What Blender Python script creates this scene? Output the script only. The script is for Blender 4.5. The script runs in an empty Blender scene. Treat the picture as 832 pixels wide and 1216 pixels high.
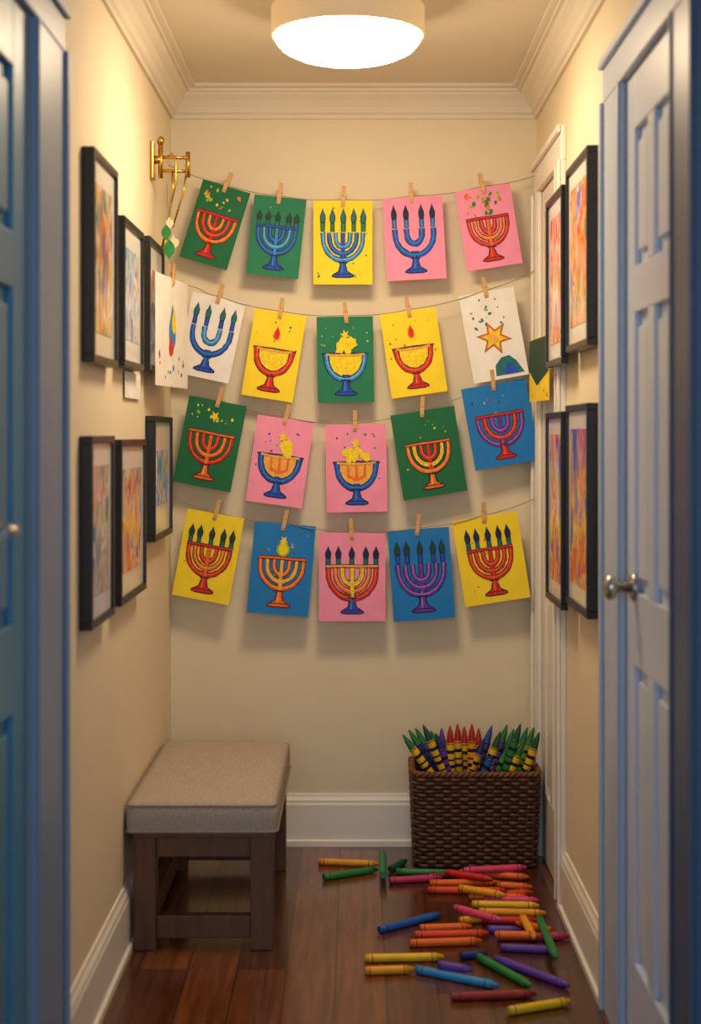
import bpy, bmesh, math, random
from mathutils import Vector, Matrix
random.seed(7)
S = bpy.context.scene
try:
    S.view_settings.view_transform = 'Standard'
    S.view_settings.look = 'None'
    S.view_settings.exposure = 0.0
except Exception as e:
    print(e)

# ------------------------------------------------------------ helpers
def lin(c):
    out = []
    for v in c:
        v = v / 255.0
        out.append(v / 12.92 if v <= 0.04045 else ((v + 0.055) / 1.055) ** 2.4)
    return (out[0], out[1], out[2], 1.0)

MATS = {}
def mat(name, rgb, rough=0.6, metal=0.0, var=0.08, scale=12.0, bump=0.0, bscale=None, coat=0.0, stretch=(1, 1, 1), spec=0.5):
    if name in MATS:
        return MATS[name]
    m = bpy.data.materials.new(name)
    m.use_nodes = True
    nt = m.node_tree
    b = nt.nodes['Principled BSDF']
    b.inputs['Roughness'].default_value = rough
    b.inputs['Metallic'].default_value = metal
    b.inputs['Specular IOR Level'].default_value = spec
    if coat:
        b.inputs['Coat Weight'].default_value = coat
        b.inputs['Coat Roughness'].default_value = 0.08
    tc = nt.nodes.new('ShaderNodeTexCoord')
    mp = nt.nodes.new('ShaderNodeMapping')
    mp.inputs['Scale'].default_value = stretch
    nt.links.new(tc.outputs['Object'], mp.inputs['Vector'])
    nz = nt.nodes.new('ShaderNodeTexNoise')
    nz.inputs['Scale'].default_value = scale
    nz.inputs['Detail'].default_value = 4
    nt.links.new(mp.outputs['Vector'], nz.inputs['Vector'])
    cr = nt.nodes.new('ShaderNodeValToRGB')
    c = lin(rgb)
    cr.color_ramp.elements[0].position = 0.3
    cr.color_ramp.elements[1].position = 0.7
    cr.color_ramp.elements[0].color = tuple(max(0, v * (1 - var)) for v in c[:3]) + (1,)
    cr.color_ramp.elements[1].color = tuple(min(1, v * (1 + var)) for v in c[:3]) + (1,)
    nt.links.new(nz.outputs['Fac'], cr.inputs['Fac'])
    nt.links.new(cr.outputs['Color'], b.inputs['Base Color'])
    if bump:
        n2 = nt.nodes.new('ShaderNodeTexNoise')
        n2.inputs['Scale'].default_value = bscale or scale * 4
        n2.inputs['Detail'].default_value = 3
        nt.links.new(mp.outputs['Vector'], n2.inputs['Vector'])
        bp = nt.nodes.new('ShaderNodeBump')
        bp.inputs['Strength'].default_value = bump
        bp.inputs['Distance'].default_value = 0.004
        nt.links.new(n2.outputs['Fac'], bp.inputs['Height'])
        nt.links.new(bp.outputs['Normal'], b.inputs['Normal'])
    MATS[name] = m
    return m

class MB:
    """mesh builder with material slots"""
    def __init__(self):
        self.bm = bmesh.new()
        self.mats = []
    def mi(self, m):
        if m not in self.mats:
            self.mats.append(m)
        return self.mats.index(m)
    def face(self, vs, m, smooth=False):
        f = self.bm.faces.new(vs)
        f.material_index = self.mi(m)
        f.smooth = smooth
        return f
    def box(self, x0, x1, y0, y1, z0, z1, m, bevel=0.0, seg=2, smooth=False, mtx=None):
        r = bmesh.ops.create_cube(self.bm, size=1.0)
        vs = r['verts']
        for v in vs:
            v.co = Vector(((x0 + x1) / 2 + v.co.x * (x1 - x0), (y0 + y1) / 2 + v.co.y * (y1 - y0), (z0 + z1) / 2 + v.co.z * (z1 - z0)))
        if mtx is not None:
            for v in vs:
                v.co = mtx @ v.co
        fs = set(f for v in vs for f in v.link_faces)
        idx = self.mi(m)
        for f in fs:
            f.material_index = idx
        if bevel > 0:
            es = list(set(e for v in vs for e in v.link_edges))
            r2 = bmesh.ops.bevel(self.bm, geom=es, offset=bevel, segments=seg, affect='EDGES', profile=0.5)
            for f in r2['faces']:
                f.material_index = idx
                f.smooth = smooth
    def tube(self, pts, r, m, sides=8, closed=False, caps=True):
        pts = [Vector(p) for p in pts]
        n = len(pts)
        rad = r if isinstance(r, (list, tuple)) else [r] * n
        rings = []
        up = Vector((0.123, 0.3, 0.95)).normalized()
        prev = None
        for i in range(n):
            if closed:
                t = pts[(i + 1) % n] - pts[(i - 1) % n]
            else:
                t = pts[min(i + 1, n - 1)] - pts[max(i - 1, 0)]
            t.normalize()
            if prev is None:
                a = t.cross(up)
                if a.length < 0.05:
                    a = t.cross(Vector((1, 0, 0)))
                a.normalize()
            else:
                a = prev - t * prev.dot(t)
                a.normalize()
            prev = a
            b = t.cross(a)
            rings.append([self.bm.verts.new(pts[i] + (a * math.cos(2 * math.pi * k / sides) + b * math.sin(2 * math.pi * k / sides)) * rad[i]) for k in range(sides)])
        for i in range(n if closed else n - 1):
            A = rings[i]; B = rings[(i + 1) % n]
            for k in range(sides):
                self.face([A[k], A[(k + 1) % sides], B[(k + 1) % sides], B[k]], m, True)
        if caps and not closed:
            self.face(rings[0], m); self.face(list(reversed(rings[-1])), m)
    def lathe(self, p0, p1, prof, sides=14):
        """prof: list of (t, r, material for the span that follows)"""
        p0 = Vector(p0); p1 = Vector(p1)
        ax = p1 - p0; L = ax.length; t = ax.normalized()
        a = t.cross(Vector((0.1, 0.2, 1)))
        if a.length < 0.05:
            a = t.cross(Vector((1, 0, 0)))
        a.normalize(); b = t.cross(a)
        rings = []
        for (s, r, m) in prof:
            c = p0 + t * (s * L)
            rings.append([self.bm.verts.new(c + (a * math.cos(2 * math.pi * k / sides) + b * math.sin(2 * math.pi * k / sides)) * r) for k in range(sides)])
        for i in range(len(prof) - 1):
            for k in range(sides):
                self.face([rings[i][k], rings[i][(k + 1) % sides], rings[i + 1][(k + 1) % sides], rings[i + 1][k]], prof[i][2], True)
        self.face(list(reversed(rings[0])), prof[0][2]); self.face(rings[-1], prof[-1][2])
    def build(self, name, loc=None, rot=None, recalc=True):
        if recalc:
            bmesh.ops.recalc_face_normals(self.bm, faces=self.bm.faces)
        me = bpy.data.meshes.new(name)
        self.bm.to_mesh(me); self.bm.free()
        for m in self.mats:
            me.materials.append(m)
        ob = bpy.data.objects.new(name, me)
        S.collection.objects.link(ob)
        if loc is not None: ob.location = loc
        if rot is not None: ob.rotation_euler = rot
        return ob

# ------------------------------------------------------------ dimensions (metres)
XL, XR = -0.61, 0.60          # side walls
YB = 5.0                      # back wall
H = 2.50
CH = 1.36                     # camera height
Y0 = 1.8                      # mouth of the hallway

# ------------------------------------------------------------ surface materials
M_wall = mat('wall_paint', (232, 218, 188), 0.75, var=0.02, scale=3, bump=0.05, bscale=150)
M_ceil = mat('ceiling_paint', (228, 218, 198), 0.85, var=0.02, scale=3, bump=0.04, bscale=120)
M_trim = mat('trim_paint', (240, 234, 222), 0.4, var=0.02, scale=5)
M_casing = mat('casing_cool_light_tint', (186, 198, 218), 0.4, var=0.03, scale=4)  # white trim with the cool light of the near hall painted in
M_casingL = mat('casing_left_cool_light', (130, 150, 178), 0.4, var=0.03, scale=4)  # left casing: dusky blue light put into its base colour
M_casingD = mat('casing_cool_shade', (70, 94, 126), 0.4, var=0.04, scale=4)  # shaded copy for the near leg, cool shade put into the colour
M_doorR = mat('door_cool_light_tint', (206, 216, 234), 0.35, var=0.03, scale=4)  # white door, bluish light cast painted into the colour
M_doorL = mat('door_paint_cool_light', (70, 136, 170), 0.4, var=0.06, scale=3)  # blue door paint, with a cool light tint also in the colour

def floor_material():
    m = bpy.data.materials.new('oak_floor_planks'); m.use_nodes = True
    nt = m.node_tree; b = nt.nodes['Principled BSDF']
    tc = nt.nodes.new('ShaderNodeTexCoord')
    mp = nt.nodes.new('ShaderNodeMapping'); mp.inputs['Rotation'].default_value = (0, 0, math.radians(90))
    mp.inputs['Location'].default_value = (0.13, 0.05, 0)
    nt.links.new(tc.outputs['Object'], mp.inputs['Vector'])
    br = nt.nodes.new('ShaderNodeTexBrick')
    br.offset = 0.37; br.squash = 1.0
    br.inputs['Scale'].default_value = 1.0
    br.inputs['Brick Width'].default_value = 1.1
    br.inputs['Row Height'].default_value = 0.125
    br.inputs['Mortar Size'].default_value = 0.0018
    br.inputs['Mortar Smooth'].default_value = 0.3
    br.inputs['Color1'].default_value = lin((84, 46, 24))
    br.inputs['Color2'].default_value = lin((132, 76, 38))
    br.inputs['Mortar'].default_value = lin((26, 13, 7))
    nt.links.new(mp.outputs['Vector'], br.inputs['Vector'])
    mp2 = nt.nodes.new('ShaderNodeMapping'); mp2.inputs['Scale'].default_value = (28, 1.6, 1)
    nt.links.new(tc.outputs['Object'], mp2.inputs['Vector'])
    nz = nt.nodes.new('ShaderNodeTexNoise'); nz.inputs['Scale'].default_value = 2.2; nz.inputs['Detail'].default_value = 8; nz.inputs['Distortion'].default_value = 0.8
    nt.links.new(mp2.outputs['Vector'], nz.inputs['Vector'])
    cr = nt.nodes.new('ShaderNodeValToRGB')
    cr.color_ramp.elements[0].position = 0.3; cr.color_ramp.elements[0].color = (0.45, 0.40, 0.36, 1)
    cr.color_ramp.elements[1].position = 0.7; cr.color_ramp.elements[1].color = (1.15, 1.1, 1.05, 1)
    nt.links.new(nz.outputs['Fac'], cr.inputs['Fac'])
    mx = nt.nodes.new('ShaderNodeMix'); mx.data_type = 'RGBA'; mx.blend_type = 'MULTIPLY'
    mx.inputs['Factor'].default_value = 1.0
    nt.links.new(br.outputs['Color'], mx.inputs['A']); nt.links.new(cr.outputs['Color'], mx.inputs['B'])
    nt.links.new(mx.outputs['Result'], b.inputs['Base Color'])
    b.inputs['Roughness'].default_value = 0.28
    b.inputs['Coat Weight'].default_value = 0.45
    b.inputs['Coat Roughness'].default_value = 0.14
    bp = nt.nodes.new('ShaderNodeBump'); bp.inputs['Strength'].default_value = 0.25; bp.inputs['Distance'].default_value = 0.003
    inv = nt.nodes.new('ShaderNodeMath'); inv.operation = 'SUBTRACT'; inv.inputs[0].default_value = 1.0
    nt.links.new(br.outputs['Fac'], inv.inputs[1])
    nt.links.new(inv.outputs[0], bp.inputs['Height']); nt.links.new(bp.outputs['Normal'], b.inputs['Normal'])
    return m

# ------------------------------------------------------------ room shell
mb = MB(); mb.box(-2.2, 2.2, -2.0, YB + 0.12, -0.08, 0, floor_material()); mb.build('floor')
mb = MB(); mb.box(-2.2, 2.2, -2.0, YB + 0.12, H, H + 0.08, M_ceil); mb.build('ceiling')
mb = MB(); mb.box(XL - 0.12, XR + 0.12, YB, YB + 0.12, 0, H, M_wall); mb.build('wall_back')

def side_wall(name, x0, x1, openings):
    mb = MB(); y = Y0
    for (a, b, top) in sorted(openings):
        if a > y: mb.box(x0, x1, y, a, 0, H, M_wall)
        mb.box(x0, x1, a, b, top, H, M_wall)
        y = b
    mb.box(x0, x1, y, YB, 0, H, M_wall)
    mb.build(name)
TOP = 2.14
side_wall('wall_left', XL - 0.12, XL, [(2.10, 2.82, TOP)])
side_wall('wall_right', XR, XR + 0.12, [(2.80, 3.35, TOP), (4.42, 4.86, TOP)])
mb = MB(); mb.box(-2.2, XL - 0.12, Y0, Y0 + 0.1, 0, H, M_wall); mb.build('wall_front_left')
mb = MB(); mb.box(XR + 0.12, 2.2, Y0, Y0 + 0.1, 0, H, M_wall); mb.build('wall_front_right')

# crown moulding: swept, mitred profile
prof = [(0, -0.10), (0.010, -0.10), (0.012, -0.088), (0.02, -0.082), (0.026, -0.066), (0.04, -0.045), (0.056, -0.03),
        (0.060, -0.022), (0.070, -0.022), (0.070, -0.012), (0.088, -0.010), (0.088, 0.0)]
mb = MB()
rows = []
for d, z in prof:
    rows.append([mb.bm.verts.new(p) for p in ((XL + d, Y0, H + z), (XL + d, YB - d, H + z), (XR - d, YB - d, H + z), (XR - d, Y0, H + z))])
for i in range(len(rows) - 1):
    for k in range(3):
        mb.face([rows[i][k], rows[i][k + 1], rows[i + 1][k + 1], rows[i + 1][k]], M_ceil)
mb.build('trim_crown')

# baseboards
bprof = [(0, 0), (0.024, 0), (0.024, 0.018), (0.016, 0.022), (0.016, 0.135), (0.013, 0.142), (0.013, 0.15), (0.007, 0.16), (0.005, 0.17), (0, 0.17)]
def baseboard(name, f, a, b):
    mb = MB()
    A = [mb.bm.verts.new(f(d, a, z)) for d, z in bprof]
    B = [mb.bm.verts.new(f(d, b, z)) for d, z in bprof]
    for i in range(len(bprof) - 1):
        mb.face([A[i], A[i + 1], B[i + 1], B[i]], M_trim)
    mb.face(A, M_trim); mb.face(B, M_trim)
    mb.build(name)
baseboard('baseboard_back', lambda d, t, z: (t, YB - d, z), XL, XR)
baseboard('baseboard_left', lambda d, t, z: (XL + d, t, z), 3.10, YB - 0.016)
baseboard('baseboard_right', lambda d, t, z: (XR - d, t, z), 3.59, 4.30)

# door casings
def casing(name, side, a0, a1, b0, b1, top_in, top_out, m, m_near=None):
    """a0..a1 near leg, b0..b1 far leg (y)"""
    mb = MB(); x = XL if side < 0 else XR; s = -side
    mn = m_near or m
    def bx(y0, y1, z0, z1, d0, d1, mm, bev=0.004):
        xa, xb = sorted((x + s * d0, x + s * d1))
        mb.box(xa, xb, y0, y1, z0, z1, mm, bevel=bev)
    for (p, q, outer, mm) in ((a0, a1, a0, mn), (b0, b1, b1, m)):
        bx(p, q, 0, top_in, 0, 0.016, mm)
        w = 0.022
        if outer == p: bx(p, p + w, 0, top_in, 0.016, 0.026, mm)
        else: bx(q - w, q, 0, top_in, 0.016, 0.026, mm)
        inn = (q - 0.014, q) if outer == p else (p, p + 0.014)
        bx(inn[0], inn[1], 0, top_in, 0.016, 0.021, mm)
    bx(a0, b1, top_in, top_out, 0, 0.016, m)
    bx(a0, b1, top_out - 0.022, top_out, 0.016, 0.028, m)
    mb.build(name)
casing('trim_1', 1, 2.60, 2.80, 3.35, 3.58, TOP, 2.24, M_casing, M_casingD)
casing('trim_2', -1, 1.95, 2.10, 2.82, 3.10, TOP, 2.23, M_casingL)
casing('trim_3', 1, 4.30, 4.42, 4.86, 4.97, TOP, 2.24, M_trim)

# six-panel doors
def door(name, side, y0, y1, m, knob_y=None, knob_z=1.03, lever=False):
    x = XL if side < 0 else XR
    mb = MB()
    def bx(d0, d1, a, b, z0, z1, mm=m, bev=0.003):
        xa, xb = sorted((x + side * d0, x + side * d1))
        mb.box(xa, xb, a, b, z0, z1, mm, bevel=bev)
    y0 += 0.003; y1 -= 0.003
    zt = TOP - 0.004; w = y1 - y0; st = w * 0.17; ms = w * 0.12
    bx(0.014, 0.040, y0, y1, 0.006, zt)
    bx(0, 0.014, y0, y0 + st, 0.006, zt); bx(0, 0.014, y1 - st, y1, 0.006, zt)
    yc = (y0 + y1) / 2
    rails = [(0.006, 0.22), (0.86, 1.02), (1.62, 1.72), (zt - 0.12, zt)]
    for a, b in rails: bx(0, 0.014, y0 + st, y1 - st, a, b)
    for i in range(3):
        za, zb = rails[i][1], rails[i + 1][0]
        bx(0, 0.014, yc - ms / 2, yc + ms / 2, za, zb)
        for (p, q) in ((y0 + st, yc - ms / 2), (yc + ms / 2, y1 - st)):
            bx(0.004, 0.014, p + 0.022, q - 0.022, za + 0.03, zb - 0.03, m, 0.005)
    if knob_y:
        mk = mat('satin_nickel', (190, 186, 178), 0.25, metal=1.0, var=0.03)
        s = -side
        P = lambda d: (x + s * d, knob_y, knob_z)
        mb.lathe(P(-0.001), P(0.01), [(0, 0.03, mk), (0.6, 0.03, mk), (1, 0.024, mk)], 24)
        if not lever:
            mb.lathe(P(0.008), P(0.068), [(0, 0.011, mk), (0.4, 0.011, mk), (0.5, 0.018, mk), (0.62, 0.026, mk), (0.8, 0.028, mk), (0.93, 0.022, mk), (1, 0.01, mk)], 24)
        else:
            mb.tube([P(0.008), P(0.03), P(0.040), (x + s * 0.045, knob_y - 0.02, knob_z), (x + s * 0.045, knob_y - 0.10, knob_z)], 0.008, mk, 12)
    mb.build(name)
door('door_1', 1, 2.80, 3.35, M_doorR, knob_y=3.25)
door('door_2', -1, 2.10, 2.82, M_doorL, knob_y=2.53, knob_z=1.2, lever=True)
door('door_3', 1, 4.42, 4.86, M_trim)

# ------------------------------------------------------------ framed art
M_black = mat('black_frame_wood', (22, 20, 22), 0.35, var=0.15, scale=30)
M_mat = mat('mat_board', (232, 230, 224), 0.25, var=0.02, coat=0.4)
def art_mat(i, cols, scl=3.0, dist=1.2, off=0.0):
    m = bpy.data.materials.new('watercolour_art_%d' % i); m.use_nodes = True
    nt = m.node_tree; b = nt.nodes['Principled BSDF']; b.inputs['Roughness'].default_value = 0.25
    b.inputs['Coat Weight'].default_value = 0.4
    b.inputs['Coat Roughness'].default_value = 0.05
    tc = nt.nodes.new('ShaderNodeTexCoord'); mp = nt.nodes.new('ShaderNodeMapping')
    mp.inputs['Location'].default_value = (off, off * 1.7, off * 0.6)
    mp.inputs['Scale'].default_value = (1.0, 2.4, 0.9)
    nt.links.new(tc.outputs['Object'], mp.inputs['Vector'])
    nz = nt.nodes.new('ShaderNodeTexNoise'); nz.inputs['Scale'].default_value = scl * 2.2; nz.inputs['Detail'].default_value = 1.5; nz.inputs['Distortion'].default_value = dist
    nt.links.new(mp.outputs['Vector'], nz.inputs['Vector'])
    cr = nt.nodes.new('ShaderNodeValToRGB'); e = cr.color_ramp.elements
    cr.color_ramp.interpolation = 'EASE'
    n = len(cols)
    while len(e) < n: e.new(0.5)
    for k in range(n):
        e[k].position = 0.33 + 0.34 * k / (n - 1); e[k].color = lin(cols[k])
    nt.links.new(nz.outputs['Fac'], cr.inputs['Fac']); nt.links.new(cr.outputs['Color'], b.inputs['Base Color'])
    return m
def frame(side, y0, y1, z0, z1, cols, i, back=0.0, depth=0.03, matw=0.16):
    x = XL if side < 0 else XR; s = -side
    mb = MB(); fw = 0.018
    def bx(d0, d1, a, b, c, d, mm, bev=0.0):
        xa, xb = sorted((x + s * d0, x + s * d1)); mb.box(xa, xb, a, b, c, d, mm, bevel=bev)
    b0 = back + 0.001; b1 = back + depth
    bx(b0, b1, y0, y1, z1 - fw, z1, M_black, 0.002); bx(b0, b1, y0, y1, z0, z0 + fw, M_black, 0.002)
    bx(b0, b1, y0, y0 + fw, z0 + fw, z1 - fw, M_black, 0.002); bx(b0, b1, y1 - fw, y1, z0 + fw, z1 - fw, M_black, 0.002)
    bx(b0, b1 - 0.008, y0 + fw, y1 - fw, z0 + fw, z1 - fw, M_mat)
    w = (y1 - y0); mw = w * matw + fw
    bx(b1 - 0.008, b1 - 0.0065, y0 + mw, y1 - mw, z0 + mw * 1.2, z1 - mw * 1.2, art_mat(i, cols, off=i * 1.37))
    mb.build('picture_frame')
W = (226, 222, 214)
frame(-1, 3.36, 3.70, 1.52, 2.00, [(40, 130, 180), (230, 180, 40), W, (235, 160, 30), (190, 80, 70), (40, 110, 180)], 1, matw=0.12)
frame(-1, 3.80, 4.15, 1.53, 1.91, [(30, 110, 200), W, (90, 150, 220), W, (240, 160, 120)], 2, matw=0.12)
frame(-1, 4.27, 4.60, 1.54, 1.92, [(40, 90, 190), (230, 130, 30), W, (220, 60, 40), (50, 160, 70)], 3)
frame(-1, 3.33, 3.65, 0.925, 1.355, [(10, 90, 150), (60, 150, 70), W, (230, 170, 50), (60, 120, 180), W], 4, matw=0.12)
frame(-1, 3.75, 4.20, 0.93, 1.345, [(20, 90, 200), W, (240, 170, 30), (220, 60, 50), W, (60, 160, 90)], 5, matw=0.1)
frame(-1, 4.38, 4.80, 1.045, 1.412, [(40, 110, 210), W, (90, 160, 230), W, (230, 180, 60)], 6)
frame(1, 3.66, 4.04, 1.575, 2.06, [(40, 100, 200), W, (250, 170, 50), (230, 70, 30), (250, 200, 40), (40, 130, 80)], 7, depth=0.04, matw=0.09)
frame(1, 4.06, 4.40, 1.55, 2.03, [(220, 60, 40), W, (250, 190, 150), (235, 110, 30), (60, 120, 200)], 8, back=0.028, depth=0.02, matw=0.1)
frame(1, 3.66, 4.04, 0.91, 1.435, [(250, 150, 30), (225, 50, 80), (250, 200, 40), (90, 60, 180), (30, 90, 210)], 9, depth=0.04, matw=0.09)
frame(1, 4.06, 4.40, 0.885, 1.42, [(225, 70, 40), W, (250, 180, 60), (160, 70, 170), (40, 100, 210)], 10, back=0.028, depth=0.02, matw=0.1)

# ------------------------------------------------------------ ceiling lamp
def emis(name, col, st, base=None):
    m = bpy.data.materials.new(name); m.use_nodes = True
    b = m.node_tree.nodes['Principled BSDF']
    b.inputs['Base Color'].default_value = base or (0.9, 0.85, 0.75, 1)
    b.inputs['Emission Color'].default_value = col + (1,)
    b.inputs['Emission Strength'].default_value = st
    return m
LX, LY = -0.02, 3.94
M_glow = emis('opal_diffuser_glow', (1.0, 0.76, 0.50), 46.0)
M_shade = emis('drum_shade_linen', (1.0, 0.62, 0.28), 0.34, (0.55, 0.43, 0.28, 1))
M_brass = mat('brass', (200, 155, 70), 0.25, metal=1.0, var=0.05)
mb = MB()
R = 0.2
def ring_surface(mb, prof, m, n=64):
    rings = [[mb.bm.verts.new((LX + r * math.cos(2 * math.pi * k / n), LY + r * math.sin(2 * math.pi * k / n), z)) for k in range(n)] for r, z in prof]
    for i in range(len(rings) - 1):
        for k in range(n):
            mb.face([rings[i][k], rings[i][(k + 1) % n], rings[i + 1][(k + 1) % n], rings[i + 1][k]], m, True)
    return rings
ring_surface(mb, [(R * 0.965, 2.395), (R, 2.395), (R, 2.40), (R, 2.465), (R, 2.467), (R * 0.98, 2.467), (0.05, 2.469)], M_shade)
rg = ring_surface(mb, [(R * 0.965, 2.400), (R * 0.94, 2.383), (R * 0.86, 2.364), (R * 0.7, 2.348), (R * 0.5, 2.337), (R * 0.28, 2.331), (0.008, 2.329)], M_glow)
mb.face(rg[-1], M_glow)
mb.lathe((LX, LY, 2.466), (LX, LY, 2.4995), [(0, 0.05, M_brass), (0.4, 0.05, M_brass), (0.45, 0.07, M_brass), (1, 0.07, M_brass)], 32)
mb.build('flush_mount_ceiling_light', recalc=True)

# ------------------------------------------------------------ bench
M_wood = mat('walnut_wood', (98, 60, 34), 0.45, var=0.3, scale=6, stretch=(8, 8, 1.2))
M_fab = mat('linen_upholstery', (176, 162, 150), 0.9, var=0.16, scale=160, bump=0.5, bscale=420)
M_pipe = mat('upholstery_piping', (140, 128, 116), 0.9, var=0.1, scale=100)
bx0, bx1, by0, by1 = -0.5845, -0.212, 3.97, 4.76
mb = MB()
for (x, y) in ((bx0, by0 + 0.005), (bx1 - 0.065, by0 + 0.005), (bx0, by1 - 0.065), (bx1 - 0.065, by1 - 0.065)):
    mb.box(x, x + 0.06, y, y + 0.06, 0, 0.30, M_wood, 0.003)
mb.box(bx0 + 0.06, bx1 - 0.065, by0 + 0.012, by0 + 0.037, 0.245, 0.30, M_wood, 0.002)
mb.box(bx0 + 0.06, bx1 - 0.065, by1 - 0.04, by1 - 0.015, 0.245, 0.30, M_wood, 0.002)
for x in (bx0 + 0.01, bx1 - 0.04):
    mb.box(x, x + 0.025, by0 + 0.065, by1 - 0.065, 0.245, 0.30, M_wood, 0.002)
mb.box(bx0 + 0.06, bx1 - 0.065, by0 + 0.012, by0 + 0.045, 0.03, 0.09, M_wood, 0.003)
mb.box(bx0 + 0.06, bx1 - 0.065, by1 - 0.05, by1 - 0.015, 0.03, 0.09, M_wood, 0.003)
mb.box(bx0 + 0.012, bx0 + 0.042, by0 + 0.065, by1 - 0.065, 0.03, 0.09, M_wood, 0.003)
mb.box(bx0 + 0.0, bx1 - 0.0, by0, by1, 0.298, 0.308, M_wood, 0.002)
cx0, cx1, cy0, cy1 = -0.604, bx1 + 0.006, by0 - 0.008, by1 + 0.006
def rrpath(cx, cy, hw, hd, r, n):
    pts = []
    for q, (sx, sy) in enumerate(((1, 1), (-1, 1), (-1, -1), (1, -1))):
        for k in range(n + 1):
            a = q * math.pi / 2 + k / n * math.pi / 2
            pts.append((cx + sx * (hw - r) + r * math.cos(a), cy + sy * (hd - r) + r * math.sin(a)))
    return pts
ccx, ccy, hw, hd = (cx0 + cx1) / 2, (cy0 + cy1) / 2, (cx1 - cx0) / 2, (cy1 - cy0) / 2
layers = [(0.012, 0.308), (0.002, 0.311), (0, 0.318), (0, 0.36), (0.001, 0.374), (0.005, 0.384), (0.012, 0.390), (0.022, 0.394), (0.05, 0.398), (0.09, 0.401), (0.13, 0.402)]
rings = []
for ins, z in layers:
    r = max(0.022 - ins * 0.3, 0.004)
    rings.append([mb.bm.verts.new((px_, py_, z)) for px_, py_ in rrpath(ccx, ccy, hw - ins, hd - ins, r, 5)])
for i in range(len(rings) - 1):
    n = len(rings[i])
    for k in range(n):
        mb.face([rings[i][k], rings[i][(k + 1) % n], rings[i + 1][(k + 1) % n], rings[i + 1][k]], M_fab, True)
mb.face(rings[-1], M_fab, True); mb.face(list(reversed(rings[0])), M_fab)
for z, ins in ((0.316, -0.001), (0.383, 0.003)):
    mb.tube([(a, b, z) for a, b in rrpath(ccx, ccy, hw - ins, hd - ins, 0.02, 5)], 0.003, M_pipe, 6, closed=True)
mb.build('upholstered_bench')

# ------------------------------------------------------------ wicker basket
M_wick = mat('dark_wicker', (88, 54, 36), 0.5, var=0.4, scale=60)
M_wick2 = mat('dark_wicker_rim', (108, 68, 44), 0.5, var=0.3, scale=60)
M_liner = mat('basket_inside', (38, 24, 17), 0.8, var=0.2)
mb = MB()
bcx, bcy = 0.378, 4.840
def dense(hw, hd, r, N):
    base = rrpath(bcx, bcy, hw, hd, r, 6)
    base.append(base[0])
    L = [0]
    for i in range(1, len(base)): L.append(L[-1] + math.dist(base[i], base[i - 1]))
    out = []; j = 0
    for k in range(N):
        t = L[-1] * k / N
        while L[j + 1] < t: j += 1
        f = (t - L[j]) / max(1e-9, L[j + 1] - L[j])
        a, b = base[j], base[j + 1]
        p = Vector((a[0] + (b[0] - a[0]) * f, a[1] + (b[1] - a[1]) * f, 0))
        d = Vector((b[0] - a[0], b[1] - a[1], 0)).normalized()
        out.append((p, Vector((d.y, -d.x, 0))))
    return out
NR = 23; NS = 46
HB = 0.292
for i in range(NR):
    t = i / (NR - 1); z = 0.010 + t * (HB - 0.022)
    hwv = 0.185 + 0.011 * t; hdv = 0.116 + 0.008 * t
    ring = []
    N = NS * 4
    for k, (p, nrm) in enumerate(dense(hwv, hdv, 0.03, N)):
        w = math.sin(math.pi * k / 4 + (math.pi if i % 2 else 0))
        q = p + nrm * (0.0055 * w); q.z = z
        ring.append(q)
    mb.tube(ring, 0.0066, M_wick, 6, closed=True)
bot = dense(0.185, 0.116, 0.03, NS); top = dense(0.196, 0.124, 0.03, NS)
for k in range(NS):
    a = bot[k][0].copy(); a.z = 0.004; b = top[k][0].copy(); b.z = HB
    mb.tube([a, b], 0.0035, M_wick2, 6)
for ph in (0, math.pi):
    ring = []
    for k, (p, nrm) in enumerate(dense(0.197, 0.124, 0.03, 240)):
        a = 2 * math.pi * k / 240 * 34 + ph
        q = p + nrm * (0.005 * math.cos(a)); q.z = HB + 0.004 + 0.005 * math.sin(a)
        ring.append(q)
    mb.tube(ring, 0.0064, M_wick2, 6, closed=True)
lin_t = [mb.bm.verts.new((a, b, HB - 0.005)) for a, b in rrpath(bcx, bcy, 0.188, 0.114, 0.03, 5)]
lin_b = [mb.bm.verts.new((a, b, 0.006)) for a, b in rrpath(bcx, bcy, 0.176, 0.107, 0.03, 5)]
for k in range(len(lin_t)):
    mb.face([lin_t[k], lin_t[(k + 1) % len(lin_t)], lin_b[(k + 1) % len(lin_t)], lin_b[k]], M_liner, True)
mb.face(lin_b, M_liner)
mb.build('wicker_basket', recalc=False)

# ------------------------------------------------------------ crayons
CC = {
 'red': (205, 34, 30), 'orange': (235, 106, 24), 'redor': (222, 70, 30), 'yellow': (240, 190, 30), 'amber': (240, 160, 30), 'green': (34, 130, 62),
 'dkgreen': (20, 92, 58), 'blue': (28, 92, 180), 'sky': (50, 140, 205), 'navy': (22, 50, 120), 'purple': (98, 62, 168), 'violet': (90, 60, 150),
 'pink': (225, 70, 120), 'magenta': (190, 50, 100), 'maroon': (150, 40, 34), 'lime': (110, 170, 50), 'brown': (90, 50, 30)}
def wx(c, wrap=True):
    return mat(('wrapper_' if wrap else 'wax_') + c, CC[c] if wrap else tuple(int(v * 0.85) for v in CC[c]), 0.5 if wrap else 0.35, var=0.08, scale=30)
def wdark(c): return mat('wrapper_line_' + c, tuple(int(v * 0.45) for v in CC[c]), 0.5)
M_band = mat('crayon_black_band', (20, 18, 20), 0.5)
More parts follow.
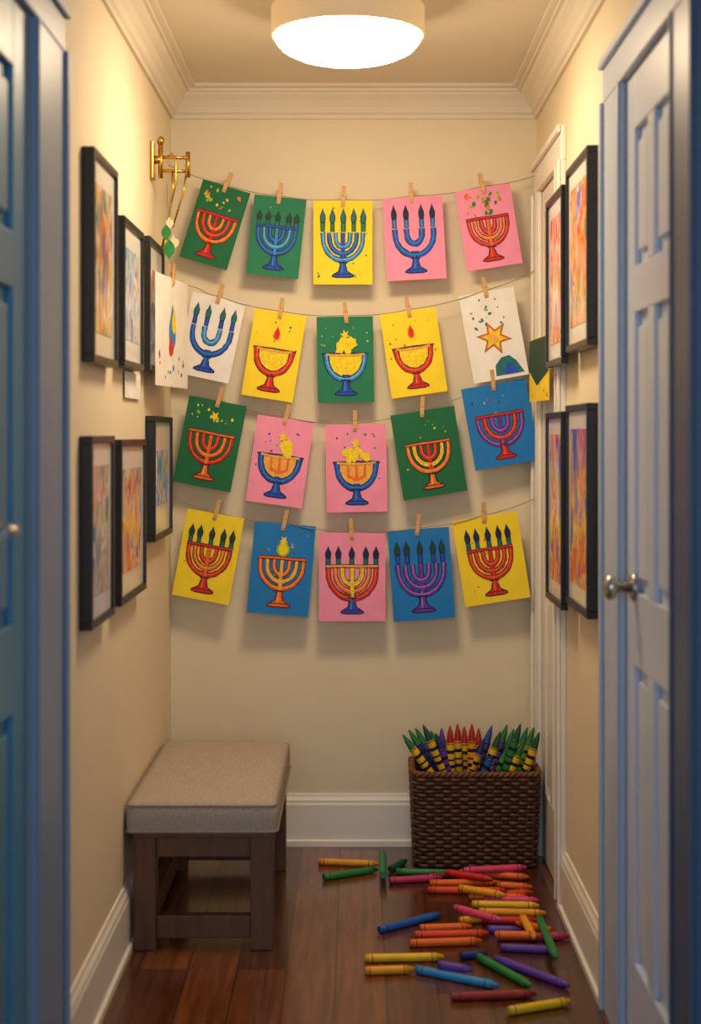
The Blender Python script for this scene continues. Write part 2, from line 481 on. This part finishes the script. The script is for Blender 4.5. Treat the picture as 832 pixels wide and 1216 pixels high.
def crayon(mb, p0, p1, r, wrap, wax, tiplen=0.04, bold=False):
    L = (Vector(p1) - Vector(p0)).length
    a = 1 - tiplen / L
    ww, wa = wx(wrap), wx(wax, False)
    bd = M_band if bold else wdark(wrap)
    b = 0.005 / L
    if bold:
        prof = [(0, r * 0.9, wa), (b, r * 0.97, wa), (0.05, r * 0.97, ww), (0.051, r, ww)]
        for k in range(4):
            s = a - 0.055 - 0.10 * (4 - k)
            prof += [(s, r, bd), (s + (2.2 if k % 2 else 1.2) * b, r, ww)]
        prof += [(a - 0.03, r, bd), (a - 0.016, r, ww), (a - 0.012, r, ww), (a - 0.01, r * 0.92, wa), (a, r * 0.9, wa), (a + (1 - a) * 0.5, r * 0.66, wa), (0.985, r * 0.22, wa), (1, r * 0.1, wa)]
    else:
        prof = [(0, r * 0.9, wa), (b, r * 0.97, wa), (0.05, r * 0.97, ww), (0.051, r, ww), (0.085, r, bd), (0.085 + 0.6 * b, r, ww),
                (a - 0.075, r, bd), (a - 0.075 + 0.6 * b, r, ww), (a - 0.012, r, ww), (a - 0.01, r * 0.92, wa), (a, r * 0.9, wa), (0.985, r * 0.5, wa), (1, r * 0.35, wa)]
    mb.lathe(p0, p1, prof, 12)
def fl(px, py):
    """floor survey: sight-line measurement -> metres on the floor"""
    d = 1795 * CH / (py - 515); return ((px - 422) * d / 1795, d)
FC = [
 (378, 1027, 450, 1030, 'amber', 0), (384, 1046, 448, 1036, 'green', 0), (455, 1052, 454, 1024, 'green', 1), (462, 1050, 525, 1046, 'magenta', 0),
 (463, 1036, 482, 1026, 'dkgreen', 0), (470, 1039, 545, 1041, 'green', 0), (508, 1044, 560, 1042, 'brown', 0), (545, 1040, 628, 1046, 'orange', 0), (550, 1046, 625, 1042, 'pink', 1),
 (510, 1053, 592, 1052, 'orange', 0), (508, 1061, 600, 1062, 'redor', 0), (590, 1055, 632, 1058, 'orange', 0), (556, 1069, 626, 1070, 'orange', 0),
 (560, 1078, 640, 1080, 'yellow', 0), (568, 1087, 648, 1089, 'amber', 0), (530, 1048, 585, 1057, 'red', 1), (545, 1067, 600, 1076, 'amber', 1),
 (450, 1109, 523, 1090, 'blue', 0), (540, 1091, 596, 1107, 'pink', 1), (498, 1107, 560, 1105, 'orange', 0), (492, 1115, 580, 1113, 'redor', 0), (486, 1125, 572, 1122, 'orange', 0),
 (572, 1097, 640, 1098, 'red', 0), (640, 1104, 660, 1152, 'green', 1), (620, 1102, 634, 1128, 'amber', 1), (590, 1118, 676, 1116, 'magenta', 0), (578, 1108, 618, 1109, 'purple', 0),
 (594, 1130, 662, 1133, 'violet', 0), (587, 1124, 640, 1125, 'orange', 1), (546, 1140, 579, 1137, 'navy', 0),
 (433, 1143, 527, 1141, 'yellow', 0), (433, 1158, 492, 1156, 'amber', 0), (494, 1156, 592, 1176, 'sky', 0), (568, 1141, 630, 1176, 'green', 0), (588, 1143, 676, 1176, 'purple', 0),
 (535, 1189, 637, 1185, 'maroon', 0), (603, 1206, 677, 1194, 'yellow', 0), (520, 1160, 560, 1167, 'purple', 1),
 (600, 1066, 632, 1064, 'redor', 0), (575, 1072, 640, 1074, 'pink', 0), (545, 1098, 585, 1094, 'amber', 0), (655, 1110, 612, 1100, 'orange', 0)]
mb = MB()
R0 = 0.0108
for (a, b, c, d, col, lv) in FC:
    p = fl(a, b); q = fl(c, d)
    z = R0 + lv * 0.0205
    crayon(mb, (p[0], p[1], z), (q[0], q[1], z), R0, col, col, tiplen=0.018)
mb.build('crayon_pile')

mb = MB()
tips = [(478, 874, 'green', 'yellow'), (485, 868, 'green', 'navy'), (493, 866, 'green', 'purple'), (502, 862, 'dkgreen', 'yellow'), (511, 869, 'green', 'yellow'), (488, 884, 'dkgreen', 'purple'),
        (517, 872, 'navy', 'purple'), (524, 866, 'purple', 'purple'), (529, 880, 'purple', 'violet'), (534, 863, 'red', 'yellow'), (543, 861, 'red', 'yellow'), (551, 864, 'red', 'yellow'), (560, 861, 'red', 'amber'), (568, 866, 'red', 'yellow'),
        (547, 876, 'orange', 'red'), (575, 878, 'navy', 'amber'), (584, 863, 'blue', 'violet'), (578, 888, 'blue', 'blue'), (594, 870, 'dkgreen', 'yellow'), (602, 862, 'green', 'purple'), (610, 867, 'green', 'yellow'), (618, 861, 'dkgreen', 'green'),
        (626, 865, 'green', 'yellow'), (634, 865, 'green', 'lime'), (641, 871, 'dkgreen', 'yellow'), (606, 880, 'green', 'lime'), (640, 882, 'green', 'lime'), (622, 880, 'green', 'yellow'), (536, 882, 'violet', 'purple'), (560, 880, 'red', 'amber'), (590, 884, 'navy', 'blue')]
for i, (px, py, wax, wrap) in enumerate(tips):
    dep = 4.77 + (i % 3) * 0.055
    s = 1795 / dep
    x = (px - 422) / s; z = CH - (py - 515) / s + 0.004
    lean = (0.35 if px < 518 else 0.92)
    bxp = bcx + (x - bcx) * lean
    if px >= 572: bxp = x - 0.075
    bxp = max(bcx - 0.15, min(bcx + 0.14, bxp))
    p1 = Vector((min(x, 0.580), dep, z)); p0 = Vector((bxp, bcy + (dep - bcy) * 0.7, 0.20))
    d = (p1 - p0).normalized()
    crayon(mb, p1 - d * 0.235, p1, 0.0135, wrap, wax, tiplen=0.052, bold=True)
mb.build('crayon_bundle')

# ------------------------------------------------------------ drawings on clotheslines
PAP = {'green': (18, 108, 66), 'green2': (28, 124, 88), 'yellow': (250, 222, 40), 'pink': (244, 150, 184), 'white': (240, 238, 232), 'blue': (20, 124, 202)}
def paper(c): return mat('paper_' + c, PAP[c], 0.75, var=0.05, scale=14, bump=0.1, bscale=300)
def ink(name, rgb): return mat('crayon_mark_' + name, rgb, 0.7, var=0.18, scale=90)
I = {'black': ink('black', (20, 24, 40)), 'red': ink('red', (214, 36, 30)), 'orange': ink('orange', (238, 112, 28)), 'yellow': ink('yellow', (250, 214, 30)),
     'blue': ink('blue', (26, 78, 196)), 'sky': ink('sky', (40, 140, 210)), 'navy': ink('navy', (14, 32, 84)), 'purple': ink('purple', (106, 52, 164)),
     'green': ink('green', (40, 130, 60)), 'dkgreen': ink('dkgreen', (14, 66, 48)), 'teal': ink('teal', (22, 110, 120)), 'lime': ink('lime', (150, 180, 40)),
     'pink': ink('pink', (236, 120, 130)), 'salmon': ink('salmon', (244, 176, 80)), 'maroon': ink('maroon', (96, 16, 32)), 'lblue': ink('lblue', (120, 190, 235)), 'lpurple': ink('lpurple', (170, 120, 210))}
LITE = {'red': 'orange', 'orange': 'salmon', 'yellow': 'salmon', 'blue': 'sky', 'sky': 'lblue', 'purple': 'lpurple', 'teal': 'sky', 'salmon': 'yellow'}
def lite(m):
    k = m.name.replace('crayon_mark_', '')
    return I[LITE.get(k, k)]

class Draw(MB):
    def __init__(self, h, sv=1.0): super().__init__(); self.h = h; self.sv = sv
    def pt(self, u, v, layer): return self.bm.verts.new((u * self.h, -0.0008 - layer * 0.0007, v * self.h * self.sv))
    def ribbon(self, pts, w, m, layer, off=0.0):
        n = len(pts); L = []; Rr = []
        for i in range(n):
            a = pts[max(i - 1, 0)]; b = pts[min(i + 1, n - 1)]
            dx, dy = b[0] - a[0], b[1] - a[1]; l = math.hypot(dx, dy) or 1
            nx_, ny_ = -dy / l, dx / l
            ww = w * (0.5 + random.uniform(-0.06, 0.06))
            L.append(self.pt(pts[i][0] + nx_ * (ww + off), pts[i][1] + ny_ * (ww + off), layer)); Rr.append(self.pt(pts[i][0] - nx_ * (ww - off), pts[i][1] - ny_ * (ww - off), layer))
        for i in range(n - 1): self.face([L[i], L[i + 1], Rr[i + 1], Rr[i]], m)
    def poly(self, pts, m, layer): self.face([self.pt(u, v, layer) for u, v in pts], m)
    def blob(self, u, v, r, m, layer, n=9, j=0.4, star=False):
        pts = []
        for k in range(n * (2 if star else 1)):
            a = 2 * math.pi * k / (n * (2 if star else 1)) + 0.3
            rr = r * ((1 if k % 2 else 0.45) if star else random.uniform(1 - j, 1 + j))
            pts.append((u + rr * math.cos(a), v + rr * math.sin(a)))
        self.poly(pts, m, layer)
    def flame(self, u, v, w, h, m, layer, outline=None):
        def tear(s):
            pts = []
            for k in range(16):
                a = 2 * math.pi * k / 16
                yy = -math.cos(a); xx = math.sin(a) * (1 - 0.5 * (yy + 1) / 2)
                if yy > 0: xx *= (1 - yy * 0.75)
                pts.append((u + xx * w / 2 * s, v + yy * h / 2 * (s if s == 1 else 1.15)))
            return pts
        if outline: self.poly(tear(1.45), outline, layer - 0.5)
        self.poly(tear(1.0), m, layer)

def base_and_stem(D, col, out, v0=-0.13):
    D.ribbon([(0, v0), (0, -0.30)], 0.074, out, 1)
    D.poly([(-0.042, -0.24), (-0.055, -0.29), (-0.13, -0.33), (-0.135, -0.35), (-0.08, -0.362), (0.08, -0.362), (0.135, -0.35), (0.13, -0.33), (0.055, -0.29), (0.042, -0.24)], out, 1.1)
    D.ribbon([(0, v0), (0, -0.30)], 0.048, col, 2)
    D.poly([(-0.026, -0.24), (-0.038, -0.295), (-0.11, -0.332), (-0.115, -0.344), (-0.07, -0.35), (0.07, -0.35), (0.115, -0.344), (0.11, -0.332), (0.038, -0.295), (0.026, -0.24)], col, 2.1)
    D.ribbon([(-0.01, v0 - 0.03), (-0.01, -0.32)], 0.012, lite(col), 2.6)
    D.ribbon([(-0.055, -0.205), (0.055, -0.205)], 0.016, out, 3)
    D.ribbon([(-0.1, -0.325), (0.0, -0.318), (0.1, -0.325)], 0.008, out, 3)

def menorah(D, cols, out, base, candle=None, cflame=None, bar=None, radii=(0.236, 0.160, 0.084), top=0.10, ch=0.13, w=0.036, center=True, nc=None):
    ol = 0.018
    for i, r in enumerate(radii):
        pts = [(-r - 0.004, top)]
        rb = r * 0.86 + 0.018
        for k in range(19):
            a = math.pi * k / 18
            pts.append((-r * math.cos(a) + random.uniform(-.002, .002), top - 0.06 - rb * math.sin(a)))
        pts.append((r + 0.004, top))
        c = cols[i % len(cols)]
        D.ribbon(pts, w + ol, out, 1 + i * 0.02)
        D.ribbon(pts, w, c, 2 + i * 0.02)
        D.ribbon(pts, w * 0.28, lite(c), 2.5 + i * 0.02, off=0.005)
    base_and_stem(D, base, out)
    if center:
        D.ribbon([(0, top), (0, -0.16)], w + ol, out, 1.3)
        D.ribbon([(0, top), (0, -0.20)], w, cols[-1], 2.3)
    if bar:
        D.ribbon([(-radii[0] - 0.03, top + 0.002), (-0.1, top + 0.006), (0.1, top + 0.002), (radii[0] + 0.03, top + 0.004)], 0.034, out, 3)
        D.ribbon([(-radii[0] - 0.025, top + 0.002), (-0.1, top + 0.006), (0.1, top + 0.002), (radii[0] + 0.025, top + 0.004)], 0.018, bar, 3.5)
    xs = nc or ([-radii[0], -radii[1] + 0.03, 0, radii[1] - 0.03, radii[0]] if center else [-radii[0], -radii[-1], radii[-1], radii[0]])
    if candle:
        for x in xs:
            x += random.uniform(-.006, .006)
            D.ribbon([(x, top + 0.01), (x, top + ch * 0.6)], 0.054, I['black'], 3.2)
            D.ribbon([(x, top + 0.015), (x, top + ch * 0.55)], 0.034, candle, 3.7)
            D.flame(x, top + ch * 0.9, 0.062, ch * 0.75, cflame or candle, 4.2, I['black'])

def cup(D, col, out, fill, base, fl_col, splash=None, r=0.20):
    top = 0.06
    def U(rr): return [(-rr - 0.01, top)] + [(-rr * math.cos(math.pi * k / 16), top - 0.05 - rr * 0.95 * math.sin(math.pi * k / 16)) for k in range(17)] + [(rr + 0.01, top)]
    D.poly(U(r), fill, 0.6)
    D.ribbon(U(r), 0.065, out, 1); D.ribbon(U(r), 0.044, col, 2); D.ribbon(U(r), 0.012, lite(col), 2.5, off=0.006)
    base_and_stem(D, base, out, -0.15)
    D.ribbon([(-r - 0.05, top + 0.0), (0, top + 0.006), (r + 0.05, top)], 0.014, out, 3)
    D.ribbon([(-r, top - 0.005), (-r * 0.4, top - 0.018), (r * 0.4, top - 0.018), (r, top - 0.005)], 0.018, I['salmon'], 3.2)
    if splash:
        for k in range(6): D.blob(random.uniform(-0.13, 0.13), top + random.uniform(0.03, 0.12), random.uniform(0.04, 0.07), splash, 3.4 + k * 0.05)
        D.blob(0.0, top + 0.18, 0.06, splash, 3.8, 6, star=True)
    if fl_col: D.flame(0.0, top + 0.16, 0.07, 0.12, fl_col, 4, I['orange'])

def specks(D, cols, n, hwid, vr=(0.15, 0.44), size=(0.008, 0.02)):
    lim = 0.455 / D.sv
    for k in range(n):
        v = random.uniform(*vr)
        v = max(-lim, min(lim, v / D.sv))
        D.blob(random.uniform(-hwid, hwid), v, random.uniform(*size), random.choice(cols), 0.3 + k * 0.01, 6, 0.5)

def motif(D, kind, hwid):
    i = I
    sm = (0.005, 0.012)
    if kind == 'r1_1':
        specks(D, [i['yellow'], i['orange'], i['lime']], 18, hwid, (0.2, 0.45), size=(0.01, 0.03)); menorah(D, [i['orange'], i['red']], i['maroon'], i['red'], bar=i['red'])
    elif kind == 'r1_2':
        menorah(D, [i['blue'], i['sky']], i['navy'], i['blue'], candle=i['teal'], cflame=i['dkgreen'], bar=i['blue']); specks(D, [i['lblue'], i['navy']], 8, hwid, (-0.2, 0.4), sm)
    elif kind == 'r1_3':
        specks(D, [i['green'], i['lime']], 10, hwid, (-0.42, -0.15)); specks(D, [i['orange'], i['green']], 8, hwid, (0.1, 0.44), sm); menorah(D, [i['sky'], i['blue']], i['navy'], i['blue'], candle=i['green'], cflame=i['teal'], ch=0.19)
    elif kind == 'r1_4':
        menorah(D, [i['blue']], i['navy'], i['blue'], candle=i['sky'], cflame=i['navy'], radii=(0.23, 0.09), center=False, ch=0.19, w=0.048)
    elif kind == 'r1_5':
        specks(D, [i['lime'], i['green'], i['orange']], 30, hwid * 0.8, (0.16, 0.44), (0.012, 0.032)); menorah(D, [i['red'], i['orange']], i['maroon'], i['red'], bar=i['red'])
    elif kind == 'r2_1':
        menorah(D, [i['blue'], i['sky']], i['navy'], i['blue'], candle=i['blue'], cflame=i['teal'], radii=(0.23, 0.09), center=False, ch=0.18, w=0.044)
    elif kind == 'r2_2':
        specks(D, [i['green'], i['lime'], i['teal']], 22, hwid, (-0.2, 0.4), (0.005, 0.014)); cup(D, i['red'], i['maroon'], i['yellow'], i['red'], i['red'])
    elif kind == 'r2_3':
        cup(D, i['sky'], i['navy'], i['yellow'], i['blue'], None, i['yellow'], r=0.22); specks(D, [i['yellow'], i['lime']], 12, hwid, (0.05, 0.4), sm)
    elif kind == 'r2_4':
        specks(D, [i['lime'], i['orange'], i['green']], 18, hwid, (-0.1, 0.4), (0.005, 0.014)); cup(D, i['red'], i['maroon'], i['yellow'], i['red'], i['red'])
    elif kind == 'r2_5':
        specks(D, [i['lime'], i['green'], i['teal']], 16, hwid * 0.8, (0.1, 0.42), (0.008, 0.025))
        D.blob(0, -0.03, 0.20, i['maroon'], 0.8, 6, star=True)
        D.blob(0, -0.03, 0.18, i['orange'], 1, 6, star=True); D.blob(0, -0.03, 0.14, i['yellow'], 2, 6, star=True); D.blob(0, -0.03, 0.05, i['salmon'], 3)
        D.poly([(-0.05, -0.46), (-0.04, -0.34), (0.04, -0.26), (0.13, -0.25), (0.2, -0.32), (0.25, -0.42), (0.27, -0.46)], i['teal'], 1)
        D.poly([(0.05, -0.46), (0.06, -0.38), (0.12, -0.33), (0.18, -0.39), (0.2, -0.46)], i['blue'], 1.5)
    elif kind == 'r3_1':
        specks(D, [i['yellow'], i['lime']], 12, hwid, (0.2, 0.44), (0.008, 0.02)); D.blob(0.0, 0.27, 0.06, i['yellow'], 3, 5, star=True)
        menorah(D, [i['red'], i['orange']], i['maroon'], i['orange'], bar=i['orange'])
    elif kind == 'r3_2':
        specks(D, [i['green'], i['purple'], i['sky']], 16, hwid, (-0.2, 0.44), (0.005, 0.014))
        cup(D, i['blue'], i['navy'], i['salmon'], i['blue'], None, i['yellow'], r=0.22)
        D.ribbon([(-0.1, 0.04), (-0.09, -0.08), (0, -0.11), (0.09, -0.08), (0.1, 0.04)], 0.03, i['orange'], 2.6); D.ribbon([(0, 0.04), (0, -0.1)], 0.03, i['orange'], 2.7)
    elif kind == 'r3_4':
        menorah(D, [i['orange'], i['yellow'], i['red']], i['black'], i['orange'], bar=i['orange'], w=0.040); specks(D, [i['yellow'], i['lime']], 12, hwid, (-0.2, 0.44), sm)
    elif kind == 'r3_5':
        menorah(D, [i['purple'], i['red'], i['purple']], i['maroon'], i['red'], bar=i['red'], radii=(0.27, 0.185, 0.1), w=0.042); specks(D, [i['red'], i['yellow'], i['navy']], 12, hwid, (0.0, 0.44), sm)
    elif kind == 'r4_1':
        menorah(D, [i['red'], i['orange']], i['maroon'], i['red'], candle=i['teal'], cflame=i['dkgreen'], bar=i['red'], ch=0.15); specks(D, [i['green'], i['orange']], 8, hwid, (-0.4, 0.4), sm)
    elif kind == 'r4_2':
        specks(D, [i['green'], i['lime'], i['pink']], 12, hwid, (-0.1, 0.44), (0.006, 0.016)); menorah(D, [i['orange'], i['salmon']], i['maroon'], i['orange'], bar=i['orange']); D.flame(0, 0.21, 0.13, 0.16, i['yellow'], 4, i['lime'])
        D.blob(0, 0.27, 0.05, i['yellow'], 4.2, 5, star=True)
    elif kind == 'r4_3':
        menorah(D, [i['red'], i['orange'], i['yellow']], i['maroon'], i['blue'], candle=i['teal'], cflame=i['navy'], bar=i['salmon'], ch=0.15, radii=(0.27, 0.19, 0.11), w=0.042)
    elif kind == 'r4_4':
        menorah(D, [i['purple']], i['navy'], i['purple'], candle=i['blue'], cflame=i['dkgreen'], ch=0.17, w=0.042, radii=(0.25, 0.17, 0.09))
    elif kind == 'r4_5':
        specks(D, [i['lime'], i['salmon'], i['orange']], 16, hwid, (-0.4, 0.3), (0.006, 0.016)); menorah(D, [i['red'], i['red']], i['maroon'], i['red'], candle=i['teal'], cflame=i['navy'], bar=i['red'], ch=0.17)

YC = 4.925
SC = 1795 / YC
def elev(px, py):
    """back-wall elevation survey -> metres (x, z)"""
    return ((px - 422) / SC, CH - (py - 515) / SC)

# clothespin mesh shared
M_pin = mat('clothespin_wood', (214, 170, 110), 0.6, var=0.12, scale=40)
M_spr = mat('spring_steel', (170, 165, 155), 0.3, metal=1.0)
mb = MB()
for s in (-1, 1):
    prof2 = [(-0.034, 0.0014, 0.004), (-0.024, 0.0012, 0.0075), (0.0, 0.0016, 0.008), (0.03, 0.005, 0.0095), (0.034, 0.006, 0.0095)]
    A = []
    for z, a, b in prof2:
        A.append([mb.bm.verts.new((xx, s * yy, z)) for xx, yy in ((-0.0065, a), (0.0065, a), (0.0065, b), (-0.0065, b))])
    for i in range(len(A) - 1):
        for k in range(4): mb.face([A[i][k], A[i][(k + 1) % 4], A[i + 1][(k + 1) % 4], A[i + 1][k]], M_pin)
    mb.face(A[0], M_pin); mb.face(A[-1], M_pin)
pts = [(-0.008 + 0.016 * t / 40, 0.0035 * math.cos(t * 0.9), 0.002 + 0.0035 * math.sin(t * 0.9)) for t in range(41)]
mb.tube(pts, 0.0009, M_spr, 5)
mb.tube([(0.0, -0.0102, -0.001), (0.0, -0.0102, 0.006)], 0.0012, M_spr, 5)
pin0 = mb.build('clothespin')
pin_mesh = pin0.data
bpy.data.objects.remove(pin0)
def pin(loc, rot):
    o = bpy.data.objects.new('clothespin', pin_mesh); S.collection.objects.link(o); o.location = loc; o.rotation_euler = rot

def card(cx, cz, y, w, h, ang, col, kind, yaw=0.0, pitch=0.0, name='menorah_drawing'):
    D = Draw(h, 1.0 if kind == 'r2_5' else 1.17)
    D.box(-w / 2, w / 2, -0.0006, 0.0006, -h / 2, h / 2, paper(col))
    motif(D, kind, w / h * 0.42)
    ob = D.build(name, (cx, y, cz), None, recalc=False)
    m = Matrix.Rotation(yaw, 4, 'Z') @ Matrix.Rotation(ang, 4, 'Y') @ Matrix.Rotation(pitch, 4, 'X')
    ob.matrix_world = Matrix.Translation((cx, y, cz)) @ m
    return m

rowsC = [
 [(255, 267, 59, 96, 17, 'green', 'r1_1'), (328, 281, 62, 95, 6, 'green2', 'r1_2'), (407, 288, 70, 100, 0, 'yellow', 'r1_3'), (492, 283, 71, 99, -3, 'pink', 'r1_4'), (580, 270, 66, 96, -9, 'pink', 'r1_5')],
 [(250, 401, 64, 98, 12, 'white', 'r2_1'), (325, 422, 62, 104, 9, 'yellow', 'r2_2'), (410, 427, 67, 102, -1, 'green2', 'r2_3'), (491, 419, 67, 101, -8, 'yellow', 'r2_4'), (586, 398, 66, 106, -10, 'white', 'r2_5')],
 [(249, 527, 70, 104, 11, 'green', 'r3_1'), (332, 548, 67, 103, 8, 'pink', 'r3_2'), (423, 556, 72, 104, -1, 'pink', 'r3_2'), (509, 538, 77, 102, -9, 'green', 'r3_4'), (594, 504, 78, 98, -10, 'blue', 'r3_5')],
 [(247, 661, 69, 104, 10, 'yellow', 'r4_1'), (334, 676, 73, 108, 5, 'blue', 'r4_2'), (418, 685, 79, 105, 0, 'pink', 'r4_3'), (500, 682, 73, 108, -4, 'blue', 'r4_4'), (583, 664, 78, 103, -9, 'yellow', 'r4_5')]]
ends = [((210, 196), (637, 206)), (None, (640, 318)), ((201, 456), (640, 455)), ((204, 588), (640, 590))]
M_str = mat('twine', (150, 140, 120), 0.8)
def string(name, pts):
    mb = MB(); dense_p = []
    for i in range(len(pts) - 1):
        a, b = Vector(pts[i]), Vector(pts[i + 1])
        n = 8; L = (b - a).length
        for k in range(n):
            t = k / n; p = a.lerp(b, t); p.z -= 0.035 * L * 4 * t * (1 - t)
            dense_p.append(p)
    dense_p.append(Vector(pts[-1]))
    mb.tube(dense_p, 0.0013, M_str, 6)
    mb.build(name)
for ri, row in enumerate(rowsC):
    spts = []
    for ci, (px, py, w, h, a, col, kind) in enumerate(row):
        x, z = elev(px, py); ang = math.radians(a)
        ww, hh = w / SC, h / SC
        pit = math.radians(random.uniform(-2.5, 0.5)); yaw = math.radians(random.uniform(-4, 4))
        m = card(x, z, YC, ww, hh, ang, col, kind, yaw, pit)
        tp = m @ Vector((random.uniform(-0.004, 0.004), 0, hh / 2))
        c = Vector((x, YC, z)) + tp
        top_ = c + (m.to_3x3() @ Vector((0, 0, 0.012)))
        o_rot = (Matrix.Rotation(math.radians(random.uniform(-6, 10) + a * 0.7), 3, 'Y')).to_euler()
        pin(top_, o_rot)
        spts.append(c + Vector((0, 0, 0.004)))
    L, Rr = ends[ri]
    rx, rz = elev(*Rr)
    endR = (XR - 0.001, YC + 0.02, rz)
    if ri == 1:
        pre = [(XL + 0.002, 4.62, 1.862), (-0.50, 4.80, 1.822)]
    else:
        lx, lz = elev(*L); pre = [(XL + 0.001, YC, lz)]
    string('clothesline_string', pre + [tuple(p) for p in spts] + [endR])

# angled drawings near the side walls
def side_card(name, p_near, p_far, z0, z1, shapes, basecol):
    """vertical sheet spanning two plan points"""
    a = Vector((p_near[0], p_near[1], 0)); b = Vector((p_far[0], p_far[1], 0))
    w = (b - a).length; h = z1 - z0
    D = Draw(h); D.box(-w / 2, w / 2, -0.0006, 0.0006, -h / 2, h / 2, paper(basecol))
    shapes(D, w / h / 2)
    ob = D.build(name, recalc=False)
    u = (b - a).normalized()
    ang = math.atan2(u.y, u.x)
    c = (a + b) / 2
    ob.matrix_world = Matrix.Translation((c.x, c.y, (z0 + z1) / 2)) @ Matrix.Rotation(ang, 4, 'Z')
    return c, ang
def sh1(D, hw):
    D.flame(0.0, 0.05, 0.32, 0.42, I['sky'], 1); D.flame(0.05, 0.12, 0.2, 0.26, I['yellow'], 2); D.flame(-0.05, -0.12, 0.2, 0.2, I['red'], 2.2)
    specks(D, [I['red'], I['orange'], I['green'], I['blue']], 14, hw * 0.8, (-0.42, -0.2), (0.012, 0.03))
c, ang = side_card('child_drawing', (-0.573, 4.33), (-0.525, 4.72), 1.50, 1.825, sh1, 'white')
pin((c.x, c.y, 1.835), (0, 0, ang))
def sh2(D, hw):
    D.poly([(-hw * 0.98, 0.49), (hw * 0.98, 0.49), (hw * 0.98, -0.05), (-hw * 0.2, -0.25), (-hw * 0.98, 0.0)], I['dkgreen'], 1)
    specks(D, [I['orange'], I['red']], 8, hw * 0.8, (-0.42, -0.2), (0.02, 0.05))
side_card('child_drawing', (0.555, 4.82), (0.572, 4.47), 1.46, 1.655, sh2, 'yellow')
def sh3(D, hw): specks(D, [I['salmon'], I['sky']], 4, hw * 0.8, (-0.3, 0.3), (0.02, 0.05))
side_card('paper_sheet', (-0.604, 3.96), (-0.604, 4.24), 1.455, 1.525, sh3, 'white')

# dangling paper leaves under the sconce
mb = MB()
M_pale = mat('paper_leaf_pale', (226, 214, 170), 0.8)
for (x, y, z, r, col) in ((-0.560, 4.47, 1.955, 0.018, I['green']), (-0.54, 4.50, 1.93, 0.018, M_pale), (-0.55, 4.46, 1.905, 0.022, I['green']), (-0.566, 4.52, 1.925, 0.014, I['yellow']), (-0.55, 4.48, 1.985, 0.014, M_pale)):
    vs = []
    for k in range(12):
        a = 2 * math.pi * k / 12
        rr = r * (1 if abs(math.sin(a)) < 0.9 else 1.35)
        vs.append(mb.bm.verts.new((x + rr * 0.8 * math.cos(a), y + 0.004 * math.cos(3 * a), z + rr * math.sin(a))))
    mb.face(vs, col)
mb.tube([(-0.56, 4.49, 2.10), (-0.555, 4.49, 2.0), (-0.55, 4.485, 1.88)], 0.0012, M_str, 5)
mb.build('paper_leaf_garland', recalc=False)

# brass sconce bracket
mb = MB()
sy, sz = 4.50, 2.165
mb.box(XL + 0.0005, XL + 0.012, sy - 0.02, sy + 0.02, sz - 0.05, sz + 0.065, M_brass, 0.004)
mb.tube([(XL + 0.012, sy, sz + 0.01), (XL + 0.03, sy, sz + 0.01)], 0.012, M_brass, 12)
mb.tube([(XL + 0.03, sy, sz - 0.045), (XL + 0.03, sy, sz + 0.06)], 0.007, M_brass, 12)
mb.lathe((XL + 0.03, sy, sz + 0.055), (XL + 0.03, sy, sz + 0.08), [(0, 0.007, M_brass), (0.3, 0.011, M_brass), (0.7, 0.011, M_brass), (1, 0.004, M_brass)])
mb.tube([(XL + 0.03, sy, sz + 0.018), (-0.50, sy + 0.01, sz + 0.018)], 0.005, M_brass, 10)
mb.tube([(XL + 0.03, sy, sz - 0.022), (-0.50, sy + 0.01, sz - 0.022)], 0.005, M_brass, 10)
mb.tube([(-0.50, sy + 0.01, sz - 0.04), (-0.50, sy + 0.01, sz + 0.035)], 0.007, M_brass, 12)
mb.tube([(-0.545, sy, sz - 0.022), (-0.543, sy, sz - 0.08), (-0.556, sy, sz - 0.16), (-0.575, sy, sz - 0.25)], 0.0035, M_brass, 8)
mb.tube([(-0.56, sy, sz + 0.018), (-0.548, sy, sz + 0.03), (-0.535, sy, sz + 0.01), (-0.535, sy, sz - 0.06), (-0.55, sy, sz - 0.12)], 0.0035, M_brass, 8)
mb.tube([(-0.505, sy + 0.01, sz - 0.03), (-0.515, sy + 0.01, sz - 0.09), (-0.545, sy + 0.005, sz - 0.19)], 0.003, M_brass, 8)
mb.build('brass_wall_sconce')

# ------------------------------------------------------------ lights
def area(name, loc, rot, size, power, col, sizey=None):
    l = bpy.data.lights.new(name, 'AREA'); l.energy = power; l.color = col; l.size = size
    if sizey: l.shape = 'RECTANGLE'; l.size_y = sizey
    o = bpy.data.objects.new(name, l); S.collection.objects.link(o); o.location = loc; o.rotation_euler = rot
area('cool_fill_light', (0.0, -1.2, 1.7), (math.radians(88), 0, 0), 2.0, 36, (0.66, 0.83, 1.0), 1.6)  # added blue fill behind the camera, no window modelled
w = bpy.data.worlds.new('evening_world'); S.world = w; w.use_nodes = True
w.node_tree.nodes['Background'].inputs[0].default_value = (0.4, 0.6, 0.9, 1)
w.node_tree.nodes['Background'].inputs[1].default_value = 0.5

# ------------------------------------------------------------ camera
cam = bpy.data.cameras.new('camera'); co = bpy.data.objects.new('camera', cam); S.collection.objects.link(co)
co.location = (0, 0, CH); co.rotation_euler = (math.radians(90), 0, 0)
cam.sensor_width = 36; cam.lens = 1795 / 1216 * 36
cam.shift_x = -6 / 1216; cam.shift_y = -93 / 1216
cam.clip_start = 0.05
cam.dof.use_dof = True; cam.dof.focus_distance = 4.8; cam.dof.aperture_fstop = 2.2
S.camera = co
